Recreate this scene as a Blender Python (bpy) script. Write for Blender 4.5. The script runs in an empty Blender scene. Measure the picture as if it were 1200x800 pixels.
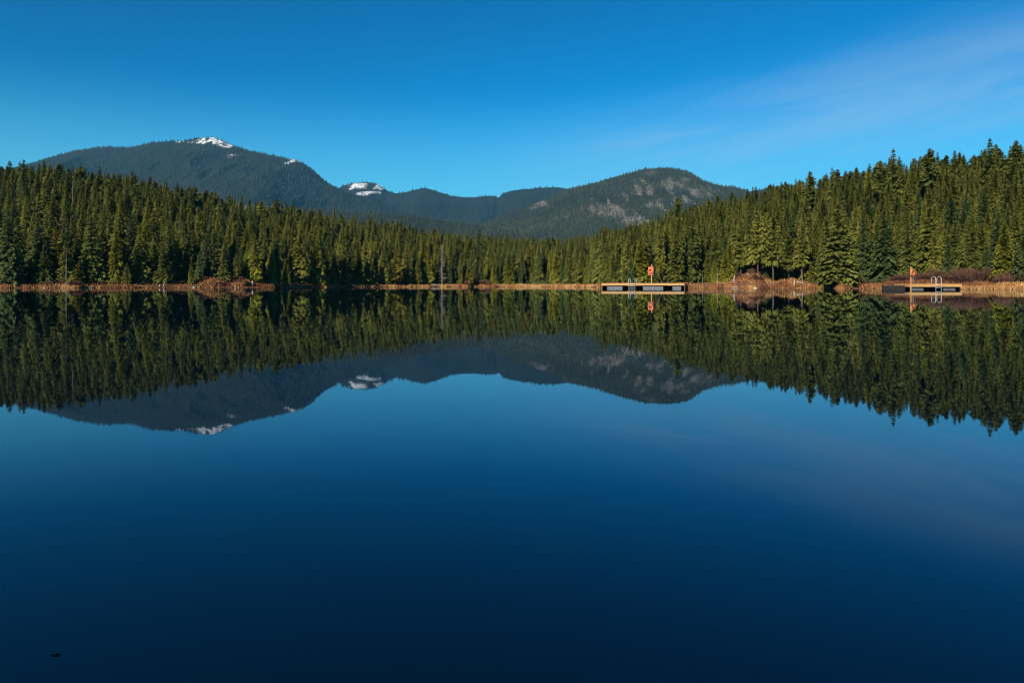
import bpy, math
import numpy as np
from mathutils import Vector, Matrix

SC = bpy.context.scene
COL = SC.collection
F = 870.0          # focal length in photo pixels (photo 1200 wide)
HZ = 334.5         # photo row of the horizon
EYE = 0.5          # eye height over the water
rng = np.random.default_rng(7)
R = math.radians

# ------------------------------------------------------------------ helpers
def wx(px, Y): return (px - 600.0) / F * Y
def wz(py, Y): return EYE + (HZ - py) / F * Y

def hash2(ix, iy, seed):
    h = (ix.astype(np.int64) * 374761393 + iy.astype(np.int64) * 668265263 + seed * 974634777) & 0x7fffffff
    h = ((h ^ (h >> 13)) * 1274126177) & 0x7fffffff
    h = h ^ (h >> 16)
    return (h & 0xffff) / 65535.0

def vnoise(x, y, seed=0):
    x = np.asarray(x, float); y = np.asarray(y, float)
    ix = np.floor(x); iy = np.floor(y)
    fx = x - ix; fy = y - iy
    fx = fx * fx * (3 - 2 * fx); fy = fy * fy * (3 - 2 * fy)
    a = hash2(ix, iy, seed); b = hash2(ix + 1, iy, seed)
    c = hash2(ix, iy + 1, seed); d = hash2(ix + 1, iy + 1, seed)
    return (a * (1 - fx) + b * fx) * (1 - fy) + (c * (1 - fx) + d * fx) * fy

def fbm(x, y, seed=0, octv=4):
    s = 0.0; a = 0.5; t = 0.0
    for k in range(octv):
        s = s + a * vnoise(x * 2 ** k, y * 2 ** k, seed + k * 17); t += a; a *= 0.5
    return s / t

def smooth(a, b, x):
    t = np.clip((x - a) / (b - a), 0, 1)
    return t * t * (3 - 2 * t)

def mesh_np(name, V, polys, mats=(), attrs=None, mat_idx=None, smooth_shade=False):
    """polys: (n,3) or (n,4) int array, or a list of index tuples"""
    me = bpy.data.meshes.new(name)
    V = np.asarray(V, np.float32).reshape(-1, 3)
    if isinstance(polys, np.ndarray):
        n, k = polys.shape
        me.vertices.add(len(V)); me.vertices.foreach_set('co', V.ravel())
        me.loops.add(n * k); me.loops.foreach_set('vertex_index', polys.astype(np.int32).ravel())
        me.polygons.add(n)
        me.polygons.foreach_set('loop_start', np.arange(0, n * k, k, dtype=np.int32))
        me.polygons.foreach_set('loop_total', np.full(n, k, np.int32))
        me.update(calc_edges=True)
    else:
        me.from_pydata([tuple(map(float, v)) for v in V], [], polys)
        me.update()
    for m in mats: me.materials.append(m)
    if mat_idx is not None: me.polygons.foreach_set('material_index', np.asarray(mat_idx, np.int32))
    if smooth_shade: me.polygons.foreach_set('use_smooth', np.ones(len(me.polygons), bool))
    for k, v in (attrs or {}).items():
        a = me.attributes.new(k, 'FLOAT', 'POINT'); a.data.foreach_set('value', np.asarray(v, np.float32))
    me.validate()
    return me

def link(name, data, parent=None, loc=None):
    o = bpy.data.objects.new(name, data); COL.objects.link(o)
    if parent is not None: o.parent = parent
    if loc is not None: o.location = loc
    return o

def tag(o, label=None, cat=None, group=None, kind=None):
    if label: o['label'] = label
    if cat: o['category'] = cat
    if group: o['group'] = group
    if kind: o['kind'] = kind
    return o

class MB:
    """collects boxes, tubes and tori into one mesh"""
    def __init__(s): s.v = []; s.f = []
    def box(s, x0, x1, y0, y1, z0, z1):
        b = len(s.v)
        s.v += [(x0,y0,z0),(x1,y0,z0),(x1,y1,z0),(x0,y1,z0),(x0,y0,z1),(x1,y0,z1),(x1,y1,z1),(x0,y1,z1)]
        s.f += [tuple(b + i for i in q) for q in ((3,2,1,0),(4,5,6,7),(0,1,5,4),(1,2,6,5),(2,3,7,6),(3,0,4,7))]
        return s
    def tube(s, pts, rad, n=8, cap=True):
        pts = [Vector(p) for p in pts]
        rads = rad if isinstance(rad, (list, tuple)) else [rad] * len(pts)
        b = len(s.v); ref = None
        for i, p in enumerate(pts):
            t = (pts[min(i + 1, len(pts) - 1)] - pts[max(i - 1, 0)]).normalized()
            if ref is None: ref = Vector((0, 0, 1)) if abs(t.z) < .9 else Vector((1, 0, 0))
            u = t.cross(ref); u = u.normalized() if u.length > 1e-6 else t.orthogonal().normalized()
            w = u.cross(t)
            ref = w.copy() if abs(w.dot(t)) < .9 else ref
            for k in range(n):
                a = 2 * math.pi * k / n
                s.v.append(tuple(p + (u * math.cos(a) + w * math.sin(a)) * rads[i]))
        for i in range(len(pts) - 1):
            for k in range(n):
                k2 = (k + 1) % n
                s.f.append((b + i*n + k, b + i*n + k2, b + (i+1)*n + k2, b + (i+1)*n + k))
        if cap:
            s.f.append(tuple(b + k for k in reversed(range(n))))
            s.f.append(tuple(b + (len(pts)-1)*n + k for k in range(n)))
        return s
    def torus(s, c, R0, r0, a0=0, a1=2*math.pi, n=28, m=10, ax='y'):
        b = len(s.v); closed = abs(a1 - a0 - 2*math.pi) < 1e-6
        nn = n if closed else n + 1
        for i in range(nn):
            a = a0 + (a1 - a0) * i / n
            for k in range(m):
                q = 2*math.pi*k/m
                rr = R0 + r0*math.cos(q)
                s.v.append((c[0] + rr*math.cos(a), c[1] + r0*math.sin(q), c[2] + rr*math.sin(a)))
        for i in range(n):
            i2 = (i + 1) % nn
            for k in range(m):
                k2 = (k+1) % m
                s.f.append((b+i*m+k, b+i2*m+k, b+i2*m+k2, b+i*m+k2))
        return s
    def mesh(s, name, mats=(), smooth_shade=False):
        return mesh_np(name, s.v, s.f, mats, smooth_shade=smooth_shade)
    def build(s, name, m, parent=None, smooth_shade=False):
        return link(name, s.mesh(name, [m], smooth_shade), parent)

# ------------------------------------------------------------------ materials
def newmat(name):
    m = bpy.data.materials.new(name); m.use_nodes = True
    nt = m.node_tree; bs = nt.nodes['Principled BSDF']
    return m, nt, bs

def N(nt, t, **kw):
    n = nt.nodes.new(t)
    for k, v in kw.items():
        if k.startswith('i_'): n.inputs[k[2:].replace('_', ' ')].default_value = v
        else: setattr(n, k, v)
    return n

def ramp(nt, stops):
    r = nt.nodes.new('ShaderNodeValToRGB')
    e = r.color_ramp.elements
    while len(e) < len(stops): e.new(0.5)
    for el, (p, c) in zip(e, stops):
        el.position = p; el.color = (*c, 1)
    return r

def needles(name, dark, mid, light, trans=0.14):
    """foliage; each tree (Object Info random) and each clump differs a little"""
    m, nt, bs = newmat(name)
    L = nt.links
    oi = N(nt, 'ShaderNodeObjectInfo')
    at = N(nt, 'ShaderNodeAttribute', attribute_name='tone')
    mx = N(nt, 'ShaderNodeMath', operation='MULTIPLY_ADD')
    mx.inputs[1].default_value = 0.40
    L.new(at.outputs['Fac'], mx.inputs[0])
    sc = N(nt, 'ShaderNodeMath', operation='MULTIPLY'); sc.inputs[1].default_value = 0.60
    L.new(oi.outputs['Random'], sc.inputs[0]); L.new(sc.outputs[0], mx.inputs[2])
    r = ramp(nt, [(0.0, dark), (0.5, mid), (1.0, light)])
    L.new(mx.outputs[0], r.inputs['Fac'])
    L.new(r.outputs['Color'], bs.inputs['Base Color'])
    bs.inputs['Roughness'].default_value = 0.65
    bs.inputs['Specular IOR Level'].default_value = 0.25
    tr = N(nt, 'ShaderNodeBsdfTranslucent'); L.new(r.outputs['Color'], tr.inputs['Color'])
    mix = N(nt, 'ShaderNodeMixShader'); mix.inputs[0].default_value = trans
    L.new(bs.outputs[0], mix.inputs[1]); L.new(tr.outputs[0], mix.inputs[2])
    L.new(mix.outputs[0], nt.nodes['Material Output'].inputs['Surface'])
    return m

def plain(name, c1, c2, scale=4.0, rough=0.7, spec=0.3, stretch=(1,1,1), metal=0.0, bump=0.0):
    m, nt, bs = newmat(name); L = nt.links
    tc = N(nt, 'ShaderNodeTexCoord'); mp = N(nt, 'ShaderNodeMapping'); mp.inputs['Scale'].default_value = stretch
    L.new(tc.outputs['Object'], mp.inputs['Vector'])
    no = N(nt, 'ShaderNodeTexNoise'); no.inputs['Scale'].default_value = scale; no.inputs['Detail'].default_value = 5
    L.new(mp.outputs[0], no.inputs['Vector'])
    r = ramp(nt, [(0.3, c1), (0.7, c2)]); L.new(no.outputs['Fac'], r.inputs['Fac'])
    L.new(r.outputs['Color'], bs.inputs['Base Color'])
    bs.inputs['Roughness'].default_value = rough; bs.inputs['Specular IOR Level'].default_value = spec
    bs.inputs['Metallic'].default_value = metal
    if bump:
        b = N(nt, 'ShaderNodeBump'); b.inputs['Strength'].default_value = bump
        L.new(no.outputs['Fac'], b.inputs['Height']); L.new(b.outputs[0], bs.inputs['Normal'])
    return m

M = {}
M['fir']   = needles('fir_needles',   (.050,.062,.014), (.098,.113,.021), (.152,.155,.030))
M['blue']  = needles('spruce_needles',(.034,.054,.018), (.068,.096,.028), (.108,.134,.040))
M['olive'] = needles('hemlock_needles',(.070,.078,.015), (.126,.132,.021), (.195,.182,.031))
M['cedar'] = needles('cedar_sprays',  (.070,.082,.010), (.160,.162,.016), (.250,.240,.026))
M['gold']  = needles('golden_foliage',(.090,.078,.010), (.175,.145,.014), (.260,.210,.022))
M['rust']  = needles('rusty_twigs',   (.050,.025,.014), (.095,.050,.028), (.150,.085,.050), .05)
M['bark']  = plain('bark', (0.0462,0.03528,0.02772), (0.1176,0.0924,0.07392), 9, .9, .1, (1,1,.15))
M['barkpale'] = plain('bleached_wood', (0.1848,0.1596,0.1344), (0.3696,0.3276,0.2772), 7, .85, .15, (1,1,.15))
M['rockpale'] = plain('pale_stone', (0.252,0.2268,0.1932), (0.4872,0.4536,0.4032), 5, .8, .3, bump=.4)
M['rockdark'] = plain('wet_dark_stone', (.0004,.0020,.0055), (.0006,.0028,.0075), 20, .9, .0, bump=.3)
M['deck']  = plain('cedar_deck_wood', (.33,.175,.066), (.45,.265,.112), 3, .75, .25, (.4,6,6))
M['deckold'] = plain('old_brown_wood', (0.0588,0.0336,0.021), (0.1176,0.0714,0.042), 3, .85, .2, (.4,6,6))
M['undershade'] = plain('underdeck_shade', (.008,.007,.008), (.018,.014,.014), 3, .8, .2, (.4,4,4))  # near-black colour that paints in the shade beneath docks and gangway
M['float'] = plain('grey_plastic_float', (0.063,0.0672,0.0756), (0.1092,0.1134,0.126), 2, .5, .4)
M['steel'] = plain('galvanised_steel', (0.42,0.42,0.4368), (0.5544,0.5544,0.5712), 10, .4, .5, metal=.15)
M['orange']= plain('orange_plastic', (0.4872,0.063,0.0084), (0.6048,0.0882,0.01344), 3, .45, .5)
M['white'] = plain('white_band', (0.546,0.5376,0.5208), (0.6552,0.6468,0.63), 3, .5, .4)
M['board'] = plain('orange_board', (0.42,0.0924,0.01512), (0.5208,0.126,0.0252), 3, .6, .3)
M['post']  = plain('post_wood', (.36,.165,.055), (.50,.245,.095), 5, .8, .2, (5,5,.5))
M['twig']  = plain('bare_twigs', (0.0462,0.02352,0.02184), (0.1134,0.0588,0.04872), 2.5, .9, .1)
M['twigred'] = plain('red_osier_twigs', (.085,.040,.030), (.15,.078,.052), 2.5, .9, .1)

# dry sedge: colour runs from red-brown to straw along the attribute 'tone'
def grass_mat():
    m, nt, bs = newmat('dry_sedge'); L = nt.links
    at = N(nt, 'ShaderNodeAttribute', attribute_name='tone')
    r = ramp(nt, [(0.0, (.060,.024,.015)), (0.35, (.17,.070,.030)), (0.65, (.33,.165,.062)), (1.0, (.52,.33,.14))])
    L.new(at.outputs['Fac'], r.inputs['Fac']); L.new(r.outputs['Color'], bs.inputs['Base Color'])
    bs.inputs['Roughness'].default_value = .85; bs.inputs['Specular IOR Level'].default_value = .1
    return m
M['sedge'] = grass_mat()

def ground_mat():
    m, nt, bs = newmat('shore_soil'); L = nt.links
    tc = N(nt, 'ShaderNodeTexCoord')
    no = N(nt, 'ShaderNodeTexNoise'); no.inputs['Scale'].default_value = .8; no.inputs['Detail'].default_value = 8; no.inputs['Roughness'].default_value = .65
    L.new(tc.outputs['Object'], no.inputs['Vector'])
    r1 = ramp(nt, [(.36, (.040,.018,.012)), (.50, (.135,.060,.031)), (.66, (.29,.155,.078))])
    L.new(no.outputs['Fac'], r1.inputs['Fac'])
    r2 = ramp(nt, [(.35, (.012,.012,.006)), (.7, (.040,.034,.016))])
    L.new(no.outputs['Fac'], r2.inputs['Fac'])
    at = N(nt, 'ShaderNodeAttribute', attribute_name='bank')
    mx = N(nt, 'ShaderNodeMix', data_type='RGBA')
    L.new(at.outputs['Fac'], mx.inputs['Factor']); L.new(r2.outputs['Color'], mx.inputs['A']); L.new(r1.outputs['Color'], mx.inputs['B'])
    L.new(mx.outputs['Result'], bs.inputs['Base Color'])
    bs.inputs['Roughness'].default_value = .9; bs.inputs['Specular IOR Level'].default_value = .1
    b = N(nt, 'ShaderNodeBump'); b.inputs['Strength'].default_value = .6; b.inputs['Distance'].default_value = .3
    n2 = N(nt, 'ShaderNodeTexNoise'); n2.inputs['Scale'].default_value = 2.5; n2.inputs['Detail'].default_value = 5
    L.new(tc.outputs['Object'], n2.inputs['Vector']); L.new(n2.outputs['Fac'], b.inputs['Height']); L.new(b.outputs[0], bs.inputs['Normal'])
    return m
M['ground'] = ground_mat()

def water_mat():
    m, nt, bs = newmat('lake_water'); L = nt.links
    out = nt.nodes['Material Output']; nt.nodes.remove(bs)
    tc = N(nt, 'ShaderNodeTexCoord')
    n1 = N(nt, 'ShaderNodeTexNoise'); n1.inputs['Scale'].default_value = .55; n1.inputs['Detail'].default_value = 3
    L.new(tc.outputs['Object'], n1.inputs['Vector'])
    b = N(nt, 'ShaderNodeBump'); b.inputs['Strength'].default_value = .5; b.inputs['Distance'].default_value = .0024
    L.new(n1.outputs['Fac'], b.inputs['Height'])
    body = N(nt, 'ShaderNodeBsdfDiffuse'); body.inputs['Color'].default_value = (.0002, .0026, .0080, 1)
    gl = N(nt, 'ShaderNodeBsdfGlossy'); gl.inputs['Color'].default_value = (.80, .90, 1, 1); gl.inputs['Roughness'].default_value = .016
    fr_ = N(nt, 'ShaderNodeFresnel'); fr_.inputs['IOR'].default_value = 1.38
    mix = N(nt, 'ShaderNodeMixShader')
    L.new(b.outputs[0], gl.inputs['Normal']); L.new(b.outputs[0], fr_.inputs['Normal'])
    L.new(fr_.outputs[0], mix.inputs[0]); L.new(body.outputs[0], mix.inputs[1]); L.new(gl.outputs[0], mix.inputs[2])
    L.new(mix.outputs[0], out.inputs['Surface'])
    return m
M['water'] = water_mat()

def mountain_mat(name, d, l, rockc, snowc=(.60,.62,.66)):
    m, nt, bs = newmat(name); L = nt.links
    tc = N(nt, 'ShaderNodeTexCoord')
    n1 = N(nt, 'ShaderNodeTexNoise'); n1.inputs['Scale'].default_value = .02; n1.inputs['Detail'].default_value = 9; n1.inputs['Roughness'].default_value = .7
    L.new(tc.outputs['Object'], n1.inputs['Vector'])
    r = ramp(nt, [(.35, d), (.65, l)]); L.new(n1.outputs['Fac'], r.inputs['Fac'])
    n2 = N(nt, 'ShaderNodeTexNoise'); n2.inputs['Scale'].default_value = .085; n2.inputs['Detail'].default_value = 8; n2.inputs['Roughness'].default_value = .7
    mp = N(nt, 'ShaderNodeMapping'); mp.inputs['Scale'].default_value = (1.3, 1, .35)
    L.new(tc.outputs['Object'], mp.inputs['Vector']); L.new(mp.outputs[0], n2.inputs['Vector'])
    rr = ramp(nt, [(.3, tuple(c * .45 for c in rockc)), (.7, rockc)]); L.new(n2.outputs['Fac'], rr.inputs['Fac'])
    n3 = N(nt, 'ShaderNodeTexNoise'); n3.inputs['Scale'].default_value = .085; n3.inputs['Detail'].default_value = 8; n3.inputs['Roughness'].default_value = .65
    mp3 = N(nt, 'ShaderNodeMapping'); mp3.inputs['Scale'].default_value = (.55, .55, 1.8); mp3.inputs['Rotation'].default_value = (0, R(12), 0)
    L.new(tc.outputs['Object'], mp3.inputs['Vector']); L.new(mp3.outputs[0], n3.inputs['Vector'])
    def mask(attr, amt, n2=n2, lo=.42, hi=.58):
        at = N(nt, 'ShaderNodeAttribute', attribute_name=attr)
        ad = N(nt, 'ShaderNodeMath', operation='MULTIPLY'); L.new(at.outputs['Fac'], ad.inputs[0])
        su = N(nt, 'ShaderNodeMath', operation='MULTIPLY_ADD'); su.inputs[1].default_value = amt; su.inputs[2].default_value = 1 - amt * .5
        L.new(n2.outputs['Fac'], su.inputs[0]); L.new(su.outputs[0], ad.inputs[1])
        mr = N(nt, 'ShaderNodeMapRange'); mr.inputs['From Min'].default_value = lo; mr.inputs['From Max'].default_value = hi
        L.new(ad.outputs[0], mr.inputs['Value']); return mr
    k1 = mask('rock', 6.5); k2 = mask('snow', 8.0, n3, .30, .85)
    a = N(nt, 'ShaderNodeMix', data_type='RGBA'); L.new(k1.outputs[0], a.inputs['Factor']); L.new(r.outputs['Color'], a.inputs['A']); L.new(rr.outputs['Color'], a.inputs['B'])
    c = N(nt, 'ShaderNodeMix', data_type='RGBA'); L.new(k2.outputs[0], c.inputs['Factor']); L.new(a.outputs['Result'], c.inputs['A']); c.inputs['B'].default_value = (*snowc, 1)
    L.new(c.outputs['Result'], bs.inputs['Base Color'])
    bs.inputs['Roughness'].default_value = .9; bs.inputs['Specular IOR Level'].default_value = .1
    return m

def cone_mat(name, d, l):
    m, nt, bs = newmat(name); L = nt.links
    at = N(nt, 'ShaderNodeAttribute', attribute_name='tone')
    r = ramp(nt, [(0, d), (1, l)]); L.new(at.outputs['Fac'], r.inputs['Fac'])
    L.new(r.outputs['Color'], bs.inputs['Base Color'])
    bs.inputs['Roughness'].default_value = .9; bs.inputs['Specular IOR Level'].default_value = .1
    return m

# ------------------------------------------------------------------ camera, light, sky
cam = bpy.data.cameras.new('camera'); co = link('camera', cam, loc=(0, 0, EYE))
co.rotation_euler = (R(90), 0, 0)
cam.sensor_width = 36; cam.lens = 36 * F / 1200
cam.shift_y = -(400 - HZ) / 1200
cam.clip_start = .05; cam.clip_end = 30000
SC.camera = co

SUN_EL, SUN_AZ = 31.0, 210.0        # azimuth clockwise from +Y: behind the camera, to its left
sd = Vector((math.sin(R(SUN_AZ)) * math.cos(R(SUN_EL)), math.cos(R(SUN_AZ)) * math.cos(R(SUN_EL)), math.sin(R(SUN_EL))))
sun = bpy.data.lights.new('sun', 'SUN'); sun.energy = 5.0; sun.angle = R(.53); sun.color = (1, .89, .70)
so = link('sun', sun, loc=(-200, -200, 300)); so.rotation_euler = sd.to_track_quat('Z', 'Y').to_euler()

w = bpy.data.worlds.new('World'); SC.world = w; w.use_nodes = True
nt = w.node_tree; L = nt.links
bg = nt.nodes['Background']; bg.inputs['Strength'].default_value = .068
sky = N(nt, 'ShaderNodeTexSky', sky_type='NISHITA'); sky.sun_disc = False
sky.sun_elevation = R(SUN_EL); sky.sun_rotation = R(SUN_AZ)
sky.altitude = 700; sky.air_density = 1.0; sky.dust_density = .3; sky.ozone_density = 3.0
# polarised, saturated blue
hs = N(nt, 'ShaderNodeGamma'); hs.inputs['Gamma'].default_value = 1.5
L.new(sky.outputs[0], hs.inputs['Color'])
tint = N(nt, 'ShaderNodeMix', data_type='RGBA', blend_type='MULTIPLY'); tint.inputs['Factor'].default_value = 1
tint.inputs['B'].default_value = (.0, .35, .415, 1); L.new(hs.outputs[0], tint.inputs['A'])
# thin cirrus veil, low on the right
tc = N(nt, 'ShaderNodeTexCoord')
sep = N(nt, 'ShaderNodeSeparateXYZ'); L.new(tc.outputs['Generated'], sep.inputs[0])
def mth(op, a, b=None, c=None):
    n = N(nt, 'ShaderNodeMath', operation=op)
    for i, v in enumerate((a, b, c)):
        if v is None: continue
        if isinstance(v, (int, float)): n.inputs[i].default_value = v
        else: L.new(v, n.inputs[i])
    return n.outputs[0]
az = mth('ARCTAN2', sep.outputs['X'], sep.outputs['Y'])
el = mth('ARCSINE', sep.outputs['Z'])
tilt = mth('MULTIPLY_ADD', az, -.16, el)
cv = N(nt, 'ShaderNodeCombineXYZ'); L.new(mth('MULTIPLY', az, 3.0), cv.inputs[0]); L.new(mth('MULTIPLY', tilt, 17.0), cv.inputs[1])
cn = N(nt, 'ShaderNodeTexNoise'); cn.inputs['Scale'].default_value = 1.0; cn.inputs['Detail'].default_value = 7; cn.inputs['Roughness'].default_value = .6
cn.inputs['Distortion'].default_value = .5
L.new(cv.outputs[0], cn.inputs['Vector'])
def mrange(v, a, b, c, d):
    n = N(nt, 'ShaderNodeMapRange', interpolation_type='SMOOTHSTEP')
    L.new(v, n.inputs['Value'])
    for k, x in zip(('From Min', 'From Max', 'To Min', 'To Max'), (a, b, c, d)): n.inputs[k].default_value = x
    return n.outputs[0]
band = mth('MULTIPLY', mrange(tilt, .02, .13, 0, 1), mrange(tilt, .14, .245, 1, 0))
side = mrange(az, -.12, .30, 0, 1)
veil = mth('MULTIPLY', mth('MULTIPLY', band, side), mrange(cn.outputs['Fac'], .34, .70, .30, 1))
addc = N(nt, 'ShaderNodeMix', data_type='RGBA')
L.new(mth('MULTIPLY', veil, .38), addc.inputs['Factor'])
hzc = N(nt, 'ShaderNodeMix', data_type='RGBA'); hzc.inputs['B'].default_value = (1.75, 5.6, 7.3, 1)
L.new(mth('MULTIPLY', mrange(el, .0, .27, 1, 0), .95), hzc.inputs['Factor']); L.new(tint.outputs['Result'], hzc.inputs['A'])
L.new(hzc.outputs['Result'], addc.inputs['A']); addc.inputs['B'].default_value = (3.9, 5.4, 6.7, 1)
L.new(addc.outputs['Result'], bg.inputs['Color'])

SC.view_settings.view_transform = 'Standard'; SC.view_settings.look = 'None'
SC.view_settings.exposure = 0.8; SC.view_settings.gamma = 1; SC.view_settings.use_curve_mapping = False
SC.render.engine = 'CYCLES'
SC.cycles.use_denoising = True; SC.cycles.denoising_prefilter = 'ACCURATE'; SC.cycles.denoising_input_passes = 'RGB_ALBEDO_NORMAL'
SC.cycles.filter_width = 1.15; SC.cycles.adaptive_threshold = .006
SC.cycles.max_bounces = 6; SC.cycles.transparent_max_bounces = 4; SC.cycles.volume_bounces = 0
SC.cycles.caustics_reflective = False; SC.cycles.caustics_refractive = False

# ------------------------------------------------------------------ lie of the land
SHORE_PX = [(-600, 90), (-300, 122), (-150, 137), (0, 148), (60, 152), (100, 156), (150, 162), (200, 169), (230, 174), (270, 181), (300, 190),
            (350, 208), (400, 230), (450, 250), (500, 268), (560, 292), (620, 298), (660, 285), (690, 250), (702, 190), (712, 150),
            (740, 141), (780, 138), (820, 138), (850, 139), (880, 138), (905, 140), (920, 138), (950, 131), (960, 132), (985, 119), (1000, 119), (1050, 110), (1100, 104),
            (1150, 99), (1200, 94), (1300, 80), (1500, 62), (1900, 45)]
th_k = np.array([math.atan((p - 600) / F) for p, _ in SHORE_PX])
rs_k = np.array([y / math.cos(t) for (_, y), t in zip(SHORE_PX, th_k)])
th_all = np.concatenate([[-math.pi, -2.2, -1.5], th_k, [1.5, 2.2, math.pi]])
rs_all = np.concatenate([[40, 55, 90], rs_k, [45, 42, 40]])
SKY_NEAR = [(-300, 200), (-100, 198), (0, 197), (28, 193), (60, 195), (100, 199), (155, 208), (200, 217), (230, 225), (265, 231), (305, 240), (330, 241),
            (360, 249), (400, 256), (440, 261), (470, 266), (500, 271), (540, 277), (580, 279), (620, 282), (650, 284), (690, 281), (720, 275), (760, 263),
            (790, 250), (830, 238), (880, 227), (920, 217), (960, 210), (1000, 202), (1050, 191), (1100, 187), (1150, 181), (1200, 175), (1400, 160)]
sk_x = np.array([a for a, _ in SKY_NEAR], float); sk_y = np.array([b for _, b in SKY_NEAR], float)

def shore_r(th):
    return np.interp(th, th_all, rs_all) + (vnoise(th * 60, th * 0, 5) - .5) * 4.2 + (vnoise(th * 190, th * 0, 6) - .5) * .9
def px_of(th):
    t = np.clip(th, -1.2, 1.2); return 600 + F * np.tan(t)
def tree_h(th):
    p = px_of(th)
    return np.interp(p, [-200, 0, 150, 300, 450, 600, 700, 720, 800, 900, 1000, 1200], [11.6, 11.8, 12.2, 13.0, 14.8, 15.5, 15, 10.4, 10.2, 9.8, 9.0, 8.2])
def crest_k(th):
    return np.interp(px_of(th), [0, 250, 450, 660, 705, 760, 900, 1200], [1.75, 1.6, 1.38, 1.32, 2.0, 1.95, 1.75, 1.75])
BUMPS = [(881, 141.5, 1.5, 3.0, 2.6), (866, 141.5, .7, 3.2, 2.4), (247, 180, 1.2, 3.2, 3.6), (282, 189, 1.2, 4.2, 3.6), (1165, 108, 1.1, 9, 5), (1100, 111, .6, 9, 4), (928, 139, .9, 3, 2)]
def ground(x, y):
    x = np.asarray(x, float); y = np.asarray(y, float)
    r = np.hypot(x, y); th = np.arctan2(x, y)
    rs = shore_r(th); d = r - rs
    ct = np.cos(np.clip(th, -1.2, 1.2))
    p = px_of(th)
    S = (HZ - np.interp(p, sk_x, sk_y)) / F
    rc = rs * crest_k(th)
    H = np.maximum(2.0, S * rc * ct + EYE - tree_h(th) * .80)
    q = np.clip((d - 7) / np.maximum(rc - rs - 7, 5), 0, 1)
    front = smooth(1.9, 1.2, np.abs(th))
    hill = H * (q ** 1.05) * front
    hill *= 1 - .72 * smooth(0, 420, r - rc)
    bank = np.where(d < 0, np.maximum(d * .35, -2.5), np.minimum(.95, .42 * np.minimum(d, 1) + .10 * np.clip(d - 1, 0, 6)))
    z = bank + hill + np.clip(d, 0, 12) / 12 * (fbm(x / 7, y / 7, 3) - .5) * 1.0
    for (bp, by, bh, bw, bd) in BUMPS:
        z = z + bh * np.exp(-((x - wx(bp, by)) / bw) ** 2 - ((y - by) / bd) ** 2) * smooth(-.6, 1.2, d)
    far = smooth(600, 2500, r)
    return z * (1 - far) + far * 4.0

NTH = 1100
th_f = np.linspace(-.95, .95, 820)
th_b = np.linspace(.95, 2 * math.pi - .95, 90)[1:-1]
ths = np.concatenate([th_f, th_b])
dd = np.concatenate([[-14, -5, -2], np.linspace(-1, 3, 15), np.linspace(3.6, 14, 16), np.linspace(16, 200, 56), [225, 260, 320, 420, 560, 800, 1200, 1800, 2600, 4000, 5600, 7300]])
T, DD = np.meshgrid(ths, dd, indexing='ij')
Tm = np.where(T > math.pi, T - 2 * math.pi, T)
RR = shore_r(Tm) + DD
gx = RR * np.sin(Tm); gy = RR * np.cos(Tm)
gz = ground(gx, gy)
nt_, nd_ = T.shape
i0 = np.arange(nt_)[:, None]; j0 = np.arange(nd_ - 1)[None, :]
i1 = (i0 + 1) % nt_
Q = np.stack([i0 * nd_ + j0, i0 * nd_ + j0 + 1, i1 * nd_ + j0 + 1, i1 * nd_ + j0], -1).reshape(-1, 4)
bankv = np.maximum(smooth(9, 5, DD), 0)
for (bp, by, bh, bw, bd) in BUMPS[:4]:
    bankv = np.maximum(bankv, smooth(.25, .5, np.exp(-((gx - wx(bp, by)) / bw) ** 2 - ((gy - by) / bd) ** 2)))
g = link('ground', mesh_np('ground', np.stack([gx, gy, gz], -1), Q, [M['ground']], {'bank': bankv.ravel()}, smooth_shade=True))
tag(g, 'brown lake shore and forest floor rising into wooded hills', kind='structure')

# water
nw = 128
wr = 325
V = [(0, 0, 0)] + [(wr * math.cos(2 * math.pi * k / nw), wr * math.sin(2 * math.pi * k / nw), 0) for k in range(nw)]
wo = link('lake_water', mesh_np('lake_water', V, [(0, 1 + k, 1 + (k + 1) % nw) for k in range(nw)], [M['water']]))
tag(wo, 'still dark blue lake mirroring the forest, mountains and sky', kind='structure')

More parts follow.
